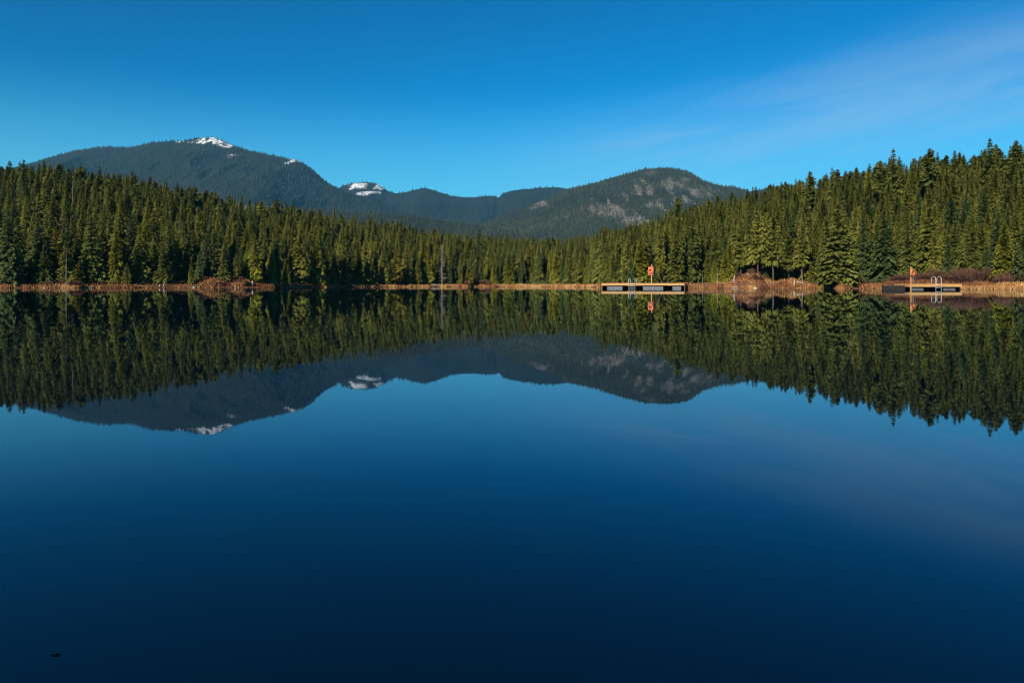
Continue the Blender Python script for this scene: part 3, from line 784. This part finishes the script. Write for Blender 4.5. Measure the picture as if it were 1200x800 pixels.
# one object for the countless trees behind: points that carry joined tree meshes
def joined(c, t):
    cv = np.empty(len(c.vertices) * 3, np.float32); c.vertices.foreach_get('co', cv)
    tv = np.empty(len(t.vertices) * 3, np.float32); t.vertices.foreach_get('co', tv)
    nc = len(c.vertices)
    polys = [tuple(p.vertices) for p in c.polygons] + [tuple(nc + v for v in p.vertices) for p in t.polygons]
    tone = np.empty(nc, np.float32); c.attributes['tone'].data.foreach_get('value', tone)
    return mesh_np('tree_source', np.concatenate([cv, tv]).reshape(-1, 3), polys, [c.materials[0], t.materials[0]],
                   {'tone': np.concatenate([tone, np.full(len(t.vertices), .5, np.float32)])},
                   [0] * len(c.polygons) + [1] * len(t.polygons))
src = bpy.data.collections.new('forest_sources')
kidx = {}
cnt = 0
for kd in ('fir', 'blue', 'olive', 'cedar', 'gold', 'pine', 'old'):
    kidx[kd] = []
    for (c, t) in KINDS[kd]:
        o = bpy.data.objects.new('source_%03d' % cnt, joined(c, t)); src.objects.link(o)
        kidx[kd].append(cnt); cnt += 1
kidx['snag'] = []
for q_ in SNAG:
    o = bpy.data.objects.new('source_%03d' % cnt, q_); src.objects.link(o); kidx['snag'].append(cnt); cnt += 1
rest = [c for i, c in enumerate(cand) if i not in pick]
P = np.array([(c[0], c[1], 0) for c in rest]); P[:, 2] = ground(P[:, 0], P[:, 1]) - .1
me = bpy.data.meshes.new('forest'); me.from_pydata([tuple(map(float, p)) for p in P], [], []); me.update()
def pattr(nm, ty, vals, key='value'):
    a = me.attributes.new(nm, ty, 'POINT'); a.data.foreach_set(key, np.asarray(vals).ravel())
wv_ = fr.uniform(.82, 1.48, len(rest))
pattr('size', 'FLOAT_VECTOR', np.array([(c[2] * q, c[2] * q, c[2]) for c, q in zip(rest, wv_)], np.float32), 'vector')
pattr('turn', 'FLOAT_VECTOR', np.stack([np.zeros(len(rest)), np.zeros(len(rest)), fr.uniform(0, 6.28, len(rest))], -1).astype(np.float32), 'vector')
pattr('pick', 'INT', np.array([kidx[k_][int(c[6] * .999 * len(kidx[k_]))] for c, k_ in zip(rest, ['snag' if ((c[6] * 977) % 1 < .016 and c[4] < 45) else c[3] for c in rest])], np.int32))
fo = link('forest', me)
tag(fo, 'dense conifer forest covering the hillsides behind the shoreline trees', 'forest', kind='stuff')
ng = bpy.data.node_groups.new('forest_points', 'GeometryNodeTree')
ng.interface.new_socket('Geometry', in_out='INPUT', socket_type='NodeSocketGeometry'); ng.interface.new_socket('Geometry', in_out='OUTPUT', socket_type='NodeSocketGeometry')
gi = ng.nodes.new('NodeGroupInput'); go = ng.nodes.new('NodeGroupOutput')
ip = ng.nodes.new('GeometryNodeInstanceOnPoints'); ip.inputs['Pick Instance'].default_value = True
ci = ng.nodes.new('GeometryNodeCollectionInfo'); ci.inputs['Collection'].default_value = src; ci.inputs['Separate Children'].default_value = True; ci.inputs['Reset Children'].default_value = True
def na(nm, ty):
    n = ng.nodes.new('GeometryNodeInputNamedAttribute'); n.data_type = ty; n.inputs['Name'].default_value = nm; return n.outputs['Attribute']
ng.links.new(gi.outputs[0], ip.inputs['Points']); ng.links.new(ci.outputs[0], ip.inputs['Instance'])
ng.links.new(na('pick', 'INT'), ip.inputs['Instance Index']); ng.links.new(na('size', 'FLOAT_VECTOR'), ip.inputs['Scale']); ng.links.new(na('turn', 'FLOAT_VECTOR'), ip.inputs['Rotation'])
ng.links.new(ip.outputs[0], go.inputs[0])
md = fo.modifiers.new('points', 'NODES'); md.node_group = ng

# ------------------------------------------------------------------ dry sedge along the bank
gr = np.random.default_rng(5)
nb = 70000
pxg = gr.uniform(-120, 1320, nb); tg = np.arctan((pxg - 600) / F)
dg = np.abs(gr.normal(0, 1, nb)) * 2.2 - .25
red = np.interp(pxg, [-100, 0, 120, 230, 300, 350, 420, 500, 545, 575, 590, 700, 760, 840, 920, 1000, 1060, 1130, 1180, 1320], [.50, .50, .54, .42, .30, .44, .50, .62, .45, .5, .74, .70, .44, .46, .48, .42, .16, .14, .50, .62])
thick = np.interp(pxg, [0, 100, 205, 215, 232, 245, 300, 560, 590, 690, 720, 830, 950, 957, 965, 980, 1050, 1140, 1200], [1, 1, .9, .1, .1, .8, 1, 1, 1.2, 1.2, 1, 1, 1, .2, .15, 1, 1, .8, 1])
patch = smooth(.30, .52, fbm(pxg / 6, dg / 1.5, 61, 3))
keep = gr.random(nb) < thick / 1.2 * (.25 + .75 * patch)
pxg, tg, dg, red = pxg[keep], tg[keep], dg[keep], red[keep]; nb = len(pxg)
# the mounds get their own share of grass
ex = []
for (bp, by, bh, bw, bd) in BUMPS[:4]:
    n_ = 1500
    ex.append(np.stack([wx(bp, by) + gr.normal(0, bw * .75, n_), by + gr.normal(0, bd * .75, n_), np.full(n_, .24 if bp > 600 else .20)], -1))
ex = np.concatenate(ex)
xg = np.concatenate([(shore_r(tg) + dg) * np.sin(tg), ex[:, 0]]); yg = np.concatenate([(shore_r(tg) + dg) * np.cos(tg), ex[:, 1]])
red = np.concatenate([red, ex[:, 2]]); nb = len(xg)
zg = np.maximum(ground(xg, yg), -.05)
hg = 1.12 * np.interp((xg / yg) * F + 600, [0, 1030, 1065, 1160, 1180], [.72, .72, .5, .5, .8]) * (.20 + .42 * gr.random(nb) ** 2) * (.6 + .8 * fbm(xg / 3, yg / 3, 4, 2)) * np.interp(yg, [100, 300], [1, 1.5])
wg = (.04 + .06 * gr.random(nb)) * np.interp(yg, [100, 300], [1, 1.8])
ag = gr.random(nb) * 6.28
ln = gr.normal(0, .35, (nb, 2)) * hg[:, None]
V = np.empty((nb, 3, 3), np.float32)
V[:, 0] = np.stack([xg - wg * np.cos(ag), yg - wg * np.sin(ag), zg - .03], -1)
V[:, 1] = np.stack([xg + wg * np.cos(ag), yg + wg * np.sin(ag), zg - .03], -1)
V[:, 2] = np.stack([xg + ln[:, 0], yg + ln[:, 1], zg + hg], -1)
tn = np.clip(red + gr.normal(0, .13, nb) + (fbm(xg / 2.6, yg / 2.6, 14, 3) - .5) * np.interp(xg / yg * F + 600, [1040, 1075, 1160, 1180], [.95, .35, .35, .95]), 0, 1)
sg = link('dry_grass', mesh_np('dry_grass', V.reshape(-1, 3), np.arange(nb * 3).reshape(nb, 3), [M['sedge']], {'tone': np.repeat(tn, 3)}))
tag(sg, 'dry reddish and straw coloured grass along the water edge', 'grass', kind='stuff')

# ------------------------------------------------------------------ bare shrubs on the bank
def shrub_mesh(name, mat, seed, n=150):
    r = np.random.default_rng(seed); V = []
    for k in range(n):
        a = r.random() * 6.28; e = .35 + 1.2 * r.random() ** .7
        l = .55 + .5 * r.random()
        b = np.array([(r.random() - .5) * .7, (r.random() - .5) * .7, -.03])
        d = np.array([math.cos(a) * math.cos(e), math.sin(a) * math.cos(e), math.sin(e)])
        s = np.array([-math.sin(a), math.cos(a), 0]) * .022
        p = b + d * l * .55; q = p + (d + [(r.random() - .5) * .6, (r.random() - .5) * .6, .25]) * l * .5
        V += [b - s, b + s, p, p - s * .8, p + s * .8, q]
        for j in range(2):
            q2 = b + d * l * (.35 + .3 * j) + (d + (r.random(3) - .5) * 1.5) * l * .35
            m_ = b + d * l * (.35 + .3 * j)
            V += [m_ - s * .7, m_ + s * .7, q2]
    n = len(V) // 3
    return mesh_np(name, np.array(V), np.arange(n * 3).reshape(n, 3), [mat])
SH = [shrub_mesh('bare_shrub', M['twig'], 300 + k) for k in range(3)]
SHR = [shrub_mesh('bare_shrub', M['twigred'], 310 + k) for k in range(3)]
def shrub(px, d, s, hs_, red, label, group):
    th = math.atan((px - 600) / F); rr = float(shore_r(np.array(th))) + d
    x, y = rr * math.sin(th), rr * math.cos(th)
    o = link('bare_shrub', (SHR if red else SH)[int(rng.integers(3))], loc=(x, y, float(ground(x, y)) - .05))
    o.scale = (s, s, hs_); o.rotation_euler = (0, 0, rng.random() * 6.28)
    tag(o, label, 'shrub', group)
for k in range(34): shrub(1122 + k * 2.9 + rng.normal(0, 1.5), 3.0 + 5.5 * rng.random(), 1.2 + .8 * rng.random(), .9 + .8 * rng.random(), k % 4 == 0,
    'purple brown leafless shrub on the bank right of the right dock', 'leafless shrubs right of the right dock')
for k in range(22): shrub(1008 + k * 5.4 + rng.normal(0, 2), 2.5 + 4 * rng.random(), 1.2 + .5 * rng.random(), .8 + .5 * rng.random(), k % 3 == 0,
    'low brown leafless shrub on the bank behind the right dock', 'leafless shrubs behind the right dock')
for k in range(14): shrub(238 + k * 3.6 + rng.normal(0, 1.5), 3 + 5 * rng.random(), 1.0 + .4 * rng.random(), .6 + .4 * rng.random(), True,
    'reddish leafless shrub on the brown mounds of the left shore', 'leafless shrubs on the left mounds')
for k in range(12): shrub(62 + k * 10 + rng.normal(0, 3), 1.5 + 2 * rng.random(), 1.1 + .5 * rng.random(), .8 + .5 * rng.random(), True,
    'reddish leafless shrub under the trees of the far left shore', 'leafless shrubs on the far left bank')
for k in range(10): shrub(546 + k * 3.0 + rng.normal(0, 1), 3 + 2 * rng.random(), 1.8 + .6 * rng.random(), 1.5 + .6 * rng.random(), True,
    'reddish shrub left of the tan grass in the middle of the shore', 'leafless shrubs left of the tan grass')
for k in range(14): shrub(846 + k * 4.2 + rng.normal(0, 1), 2 + 4 * rng.random(), .9 + .5 * rng.random(), .7 + .5 * rng.random(), k % 2 == 0,
    'small leafless shrub on the slopes of the earth mound', 'leafless shrubs on the earth mound')

# ------------------------------------------------------------------ stones, logs, stumps
def rock_mesh(seed, n=2):
    import bmesh
    bm = bmesh.new(); bmesh.ops.create_icosphere(bm, subdivisions=3, radius=1)
    r = np.random.default_rng(seed); ofs = r.random(3) * 50
    for v in bm.verts:
        c = v.co
        k = 1 + .55 * (float(fbm(c.x * 1.3 + ofs[0], c.y * 1.3 + c.z * .9 + ofs[1], seed, 3)) - .5)
        v.co = c * k
        if v.co.z < -.25: v.co.z = -.25
    me_ = bpy.data.meshes.new('rock'); bm.to_mesh(me_); bm.free(); me_.materials.append(M['rockpale'])
    return me_
RK = [rock_mesh(k) for k in range(3)]
def rock(px, d, s, label, mat=None):
    th = math.atan((px - 600) / F); rr = float(shore_r(np.array(th))) + d
    x, y = rr * math.sin(th), rr * math.cos(th)
    o = link('rock', RK[int(rng.integers(3))], loc=(x, y, max(float(ground(x, y)), -.03)))
    o.scale = tuple(.62 * q for q in s); o.rotation_euler = (0, 0, rng.random() * 6.28); tag(o, label, 'rock')
rock(276, .2, (.55, .5, .65), 'pale rock at the water below the brown mounds')
rock(227, .1, (.40, .35, .35), 'left of two small pale rocks below the black gap')
rock(232, .1, (.40, .35, .40), 'right of two small pale rocks below the black gap')
rock(885, -.1, (.75, .5, .35), 'low pale rock in the water below the earth mound')
rock(107, .2, (.7, .5, .30), 'pale rock on the bank below the broad dark green fir')
rock(52, .2, (.75, .5, .28), 'pale rock on the bank below the small green fir')

def log(px0, py0, px1, py1, d, r0, label, mat='barkpale', rise=0.0, name='driftwood_log', dd=.6):
    th = math.atan(((px0 + px1) / 2 - 600) / F); Y = (float(shore_r(np.array(th))) + d) * math.cos(th)
    P0 = Vector((wx(px0, Y), Y, wz(py0, Y))); P1 = Vector((wx(px1, Y), Y + dd, wz(py1, Y + dd)))
    mid = P0.lerp(P1, .5) + Vector((0, 0, .06))
    c = (P0 + P1) / 2
    mb = MB(); mb.tube([P0 - c, mid - c, P1 - c], [r0, r0 * .85, r0 * .6], 8)
    q = P0.lerp(P1, .35) - c
    mb.tube([q, q + Vector((.1, -.1, r0 * 3.2))], [r0 * .35, r0 * .1], 5)
    o = link(name, mb.mesh(name, [M[mat]], True), loc=c); tag(o, label, 'log')
log(858, 336.9, 873, 337.1, -.3, .13, 'pale log lying along the waterline below the earth mound')
log(881, 318, 888.5, 326, 2.2, .10, 'grey log sliding down the top of the earth mound', 'bark')
log(875, 320, 884, 328, 1.6, .08, 'pale thin log leaning down the face of the earth mound')
log(934, 330, 946, 334, 1.4, .12, 'pale log sloping to the water right of the earth mound')
log(500, 335, 516, 334.5, .3, .22, 'driftwood log at the foot of the grey dead fir')
log(503, 334.2, 512, 333, 1.0, .18, 'short driftwood log lying across another by the dead fir')
log(60, 338, 70, 337.6, .1, .12, 'low pale log at the foot of the pale thin dead trunk')
log(1172, 336, 1185, 336.4, .3, .10, 'thin log on the straw bank at the right edge')
def stump(px, d, h, r0, label):
    th = math.atan((px - 600) / F); rr = float(shore_r(np.array(th))) + d
    x, y = rr * math.sin(th), rr * math.cos(th)
    mb = MB(); mb.tube([(0, 0, -.1), (.02, 0, h * .2), (.05, 0, h * .7), (.12, 0, h)], [r0 * 1.5, r0, r0 * .85, r0 * .7], 9)
    for k in range(4):
        a = k * 1.6 + .4; mb.tube([(0, 0, .15), (math.cos(a) * r0 * 2.4, math.sin(a) * r0 * 2.4, -.08)], [r0 * .45, r0 * .2], 6)
    mb.tube([(.1, 0, h * .9), (.18, .05, h * 1.25)], [r0 * .3, r0 * .06], 5)
    o = link('tree_stump', mb.mesh('tree_stump', [M['barkpale']], True), loc=(x, y, float(ground(x, y)))); tag(o, label, 'stump')
stump(295.5, .1, 1.35, .26, 'bleached stump standing in the water left of the brightest cedar')
stump(192, .4, 1.0, .12, 'pale thin stump below the layered bright green fir')
stump(187, .5, .5, .2, 'low bleached stump left of the pale thin stump')
stump(930.5, 1.0, .9, .16, 'short stump on the bank below the bent grey trunk')
stump(860, 1.0, 1.1, .14, 'thin stump on the left slope of the earth mound')

# sedge clumps standing in the water off the right shore
for (px, Y, s, lb) in [(1134, 96, .75, 'tan grass clump in the water nearest the right end of the right dock'), (1151, 95, .8, 'tan grass clump in the water, second out from the right dock'),
                       (1163, 95, .6, 'small tan grass clump in the water between two bigger clumps'), (1178, 93, 1.1, 'widest tan grass clump in the water below the neat olive tree')]:
    r = np.random.default_rng(int(px)); n_ = 260; V = np.empty((n_, 3, 3)); a = r.random(n_) * 6.28; q = r.random(n_) ** .5 * s
    bx_, by_ = q * np.cos(a), q * np.sin(a) * .6; hh_ = .25 + .4 * r.random(n_); l_ = r.normal(0, .22, (n_, 2))
    V[:, 0] = np.stack([bx_ - .05, by_, np.full(n_, -.08)], -1); V[:, 1] = np.stack([bx_ + .05, by_, np.full(n_, -.08)], -1)
    V[:, 2] = np.stack([bx_ + l_[:, 0], by_ + l_[:, 1], hh_], -1)
    o = link('sedge_clump', mesh_np('sedge_clump', V.reshape(-1, 3), np.arange(n_ * 3).reshape(n_, 3), [M['sedge']], {'tone': np.repeat(np.clip(r.normal(.66, .16, n_), 0, 1), 3)}), loc=(wx(px, Y), Y, 0))
    tag(o, lb, 'grass clump')

# stone just breaking the surface near the camera
Yr_ = F * EYE / (768 - HZ)
so_ = link('rock', RK[1].copy(), loc=(wx(65, Yr_), Yr_, -.006)); so_.data.materials.clear(); so_.data.materials.append(M['rockdark'])
so_.scale = (.012, .008, .0070); tag(so_, 'small wet black stone just breaking the water in the nearest corner', 'rock')

# ------------------------------------------------------------------ docks
def planks(mb, x0, x1, y0, y1, z0, z1, wd=.145, gap=.012, along='y'):
    n = int((x1 - x0) / wd)
    st = (x1 - x0) / n
    for k in range(n): mb.box(x0 + k * st + gap / 2, x0 + (k + 1) * st - gap / 2, y0, y1, z0, z1)

def ladder(parent, x, dz, hoop=.95, wid=.72, drop=1.3, h=.9):
    """two steel handrail hoops going down into the water, with rungs"""
    e = link('ladder', None, parent, (x, 0, dz))
    for s in (-1, 1):
        mb = MB(); xx = s * wid / 2; rr = hoop / 2
        pts = [(xx, rr * 2 - .25, .0), (xx, rr * 2 - .25, h - rr * .6)]
        for k in range(1, 9):
            a = math.pi * k / 9; pts.append((xx, rr - .25 + rr * math.cos(a), h - rr * .6 + rr * .6 * math.sin(a)))
        pts += [(xx, -.25, h - rr * .6), (xx, -.25, -drop)]
        mb.tube(pts, .030, 8)
        mb.box(xx - .07, xx + .07, rr * 2 - .33, rr * 2 - .17, .002, .02)
        mb.build('rail', M['steel'], e, True)
    for k in range(4):
        mb = MB(); mb.tube([(-wid / 2, -.25, -.12 - .3 * k), (wid / 2, -.25, -.12 - .3 * k)], .024, 8)
        mb.build('rung', M['steel'], e, True)
    return e

def lifebuoy(loc, rz, Ro, label):
    e = link('lifebuoy', None, loc=loc); e.rotation_euler = (0, 0, rz); tag(e, label, 'lifebuoy')
    mb = MB(); mb.torus((0, 0, 0), Ro * .73, Ro * .27); mb.build('ring', M['orange'], e, True)
    for k in range(4):
        a = math.pi / 4 + k * math.pi / 2
        mb = MB(); mb.torus((0, 0, 0), Ro * .73, Ro * .285, a - .03, a + .03, 3, 10); mb.build('band', M['white'], e, True)
    mb = MB(); mb.tube([(Ro * 1.03 * math.cos(a) , -.02, Ro * 1.03 * math.sin(a) - (.04 if k % 2 else 0)) for k, a in enumerate(np.linspace(0, 2 * math.pi, 17))], .012, 5, False)
    mb.build('grab_rope', M['white'], e, True)
    return e

# right dock: square to the view axis
Yd = 90.0; zt = wz(332.8, Yd)
X0, X1 = wx(1066, Yd), wx(1126.5, Yd); Wd = X1 - X0
dk = link('floating_dock', None, loc=(X0, Yd, 0)); tag(dk, 'tan wooden floating dock on grey floats with a dark gangway, near the purple shrubs', 'dock')
mb = MB(); planks(mb, 0, Wd, .03, 3.4, zt - .05, zt); mb.build('deck', M['deck'], dk)
mb = MB(); mb.box(-.02, Wd + .02, -.03, .028, zt - .34, zt + .012); mb.box(-.02, Wd + .02, 3.402, 3.46, zt - .34, zt + .012)
mb.box(-.05, -.022, -.03, 3.46, zt - .34, zt + .010); mb.box(Wd + .022, Wd + .05, -.03, 3.46, zt - .34, zt + .010)
for k in range(1, 6): mb.box(Wd * k / 6 - .04, Wd * k / 6 + .04, .03, 3.4, zt - .26, zt - .055)
mb.build('frame', M['deck'], dk)
for (a, b) in ((1069.5, 1083.5), (1107, 1121)):
    for yy in (.25, 2.1):
        mb = MB(); fx0, fx1 = wx(a, Yd) - X0, wx(b, Yd) - X0
        mb.box(fx0, fx1, yy, yy + 1.1, -.25, zt - .344)
        for k in range(5):
            q = fx0 + (fx1 - fx0) * (k + .5) / 5; mb.box(q - .05, q + .05, yy - .03, yy - .002, -.2, zt - .45)
        mb.build('float', M['float'], dk)
mb = MB(); mb.box(wx(1084, Yd) - X0, wx(1106.5, Yd) - X0, .9, 2.6, -.3, zt - .38); mb.box(.02, Wd + .02, 3.2, 3.35, -.3, zt - .38); mb.box(Wd - .06, Wd + .02, .3, 3.19, -.3, zt - .38); mb.build('float', M['undershade'], dk)  # near-black boxes filling the gaps with the deck's shade; not real floats
ladder(dk, wx(1098.5, Yd) - X0, zt, wid=.66)
mb = MB(); mb.box(.02, .14, -.16, -.034, -.2, wz(312.5, Yd)); mb.build('post', M['post'], dk)
mb = MB(); mb.tube([(.36, -.10, zt - .1), (.36, -.10, wz(320, Yd))], .022, 6); mb.build('rescue_pole', M['steel'], dk, True)
# gangway back to the bank, turned outward
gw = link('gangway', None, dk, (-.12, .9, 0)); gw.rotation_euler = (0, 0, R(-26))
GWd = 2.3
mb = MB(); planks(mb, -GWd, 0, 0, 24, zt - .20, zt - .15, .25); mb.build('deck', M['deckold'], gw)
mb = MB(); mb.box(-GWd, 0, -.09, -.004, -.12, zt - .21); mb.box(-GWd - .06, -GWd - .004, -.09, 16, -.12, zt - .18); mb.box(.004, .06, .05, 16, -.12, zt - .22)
mb.build('shade_skirt', M['undershade'], gw)  # near-black panels put in for the shade below the gangway deck
lifebuoy((X0 + .17, Yd - .36, wz(319.8, Yd)), R(28), .40, 'orange lifebuoy ring hanging on the post of the right dock')

# left dock: turned so that its long side looks a little to the left
Yl = 122.0; zl = wz(331.9, Yl); rz = R(-22)
Lw = (wx(799, Yl) - wx(708, Yl)) / math.cos(rz) * 1.0
cx = wx(753, Yl)
dl = link('floating_dock', None, loc=(cx, Yl, 0)); dl.rotation_euler = (0, 0, rz); tag(dl, 'long tan wooden dock with grey floats below the rounded mountain', 'dock')
h2 = Lw / 2
mb = MB(); planks(mb, -h2, h2, .03, 3.2, zl - .05, zl); mb.build('deck', M['deck'], dl)
mb = MB(); mb.box(-h2 - .02, h2 + .02, -.03, .028, zl - .35, zl + .012); mb.box(-h2 - .02, h2 + .02, 3.202, 3.26, zl - .35, zl + .012)
mb.box(-h2 - .05, -h2 - .022, -.03, 3.26, zl - .35, zl + .010); mb.box(h2 + .022, h2 + .05, -.03, 3.26, zl - .35, zl + .010)
for k in range(1, 9): mb.box(-h2 + Lw * k / 9 - .04, -h2 + Lw * k / 9 + .04, .03, 3.2, zl - .25, zl - .055)
mb.build('frame', M['deck'], dl)
for (a, b) in ((.06, .25), (.50, .74), (.85, .95)):
    for yy in (.3, 1.9):
        mb = MB(); fx0, fx1 = -h2 + a * Lw, -h2 + b * Lw
        mb.box(fx0, fx1, yy, yy + 1.0, -.25, zl - .352)
        for k in range(6):
            q = fx0 + (fx1 - fx0) * (k + .5) / 6; mb.box(q - .05, q + .05, yy - .03, yy - .002, -.2, zl - .45)
        mb.build('float', M['float'], dl)
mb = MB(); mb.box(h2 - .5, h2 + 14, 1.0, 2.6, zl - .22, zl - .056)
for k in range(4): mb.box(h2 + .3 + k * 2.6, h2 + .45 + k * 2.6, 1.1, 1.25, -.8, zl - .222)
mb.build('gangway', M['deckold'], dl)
mb = MB(); mb.box(-h2 - .02, h2 + .02, 2.95, 3.1, -.25, zl - .40); mb.box(-h2 - .03, -h2 + .05, .4, 2.94, -.25, zl - .40); mb.box(h2 - .05, h2 + .03, .4, 2.94, -.25, zl - .40); mb.build('shade_board', M['undershade'], dl)  # dark boards added behind the floats so the space underneath looks shaded
mb = MB(); mb.box(h2 - .12, h2 + .04, -.12, -.034, -.3, zl + .02); mb.build('pile', M['deckold'], dl)
ladder(dl, -h2 + .375 * Lw, zl, hoop=1.25, wid=1.05)
po = -h2 + .60 * Lw
mb = MB(); mb.box(po - .07, po + .07, .45, .60, zl, wz(310, Yl)); mb.build('post', M['post'], dl)
mb = MB(); mb.box(po - .52, po + .32, .40, .445, wz(322.3, Yl), wz(312.6, Yl)); mb.build('backboard', M['board'], dl)
c_, s_ = math.cos(rz), math.sin(rz)
lx, ly = po - .10, .24
lifebuoy((cx + c_ * lx - s_ * ly, Yl + s_ * lx + c_ * ly, wz(317.3, Yl)), rz, .46, 'orange lifebuoy on an orange board on the post of the left dock')

# grey post on the right bank
Yp = 101.0
mb = MB(); mb.box(-.06, .06, -.06, .06, -.3, 2.0); mb.box(-.10, .10, -.075, -.062, 1.62, 1.98); mb.tube([(0, 0, 2.0), (0, 0, 2.04)], [.085, .03], 8)
xp = wx(1194, Yp); o = link('marker_post', mb.mesh('marker_post', [M['barkpale']]), loc=(xp, Yp, float(ground(xp, Yp)))); tag(o, 'grey wooden post standing among the shrubs at the right edge', 'post')
o.scale = (1, 1, max(.5, (wz(305, Yp) - float(ground(xp, Yp))) / 2.02))

# ------------------------------------------------------------------ haze
hz = MB(); hz.box(-7600, 7600, -7600, 7600, -9, 1120)
hm = bpy.data.materials.new('haze'); hm.use_nodes = True; hn = hm.node_tree
for n in list(hn.nodes):
    if n.type != 'OUTPUT_MATERIAL': hn.nodes.remove(n)
pv = hn.nodes.new('ShaderNodeVolumePrincipled'); pv.inputs['Density'].default_value = 4.0e-5; pv.inputs['Color'].default_value = (.10, .50, .88, 1); pv.inputs['Anisotropy'].default_value = .1
hn.links.new(pv.outputs[0], hn.nodes['Material Output'].inputs['Volume'])
ho = hz.build('haze', hm); tag(ho, 'thin blue air between the lake and the mountains', 'haze', kind='stuff')
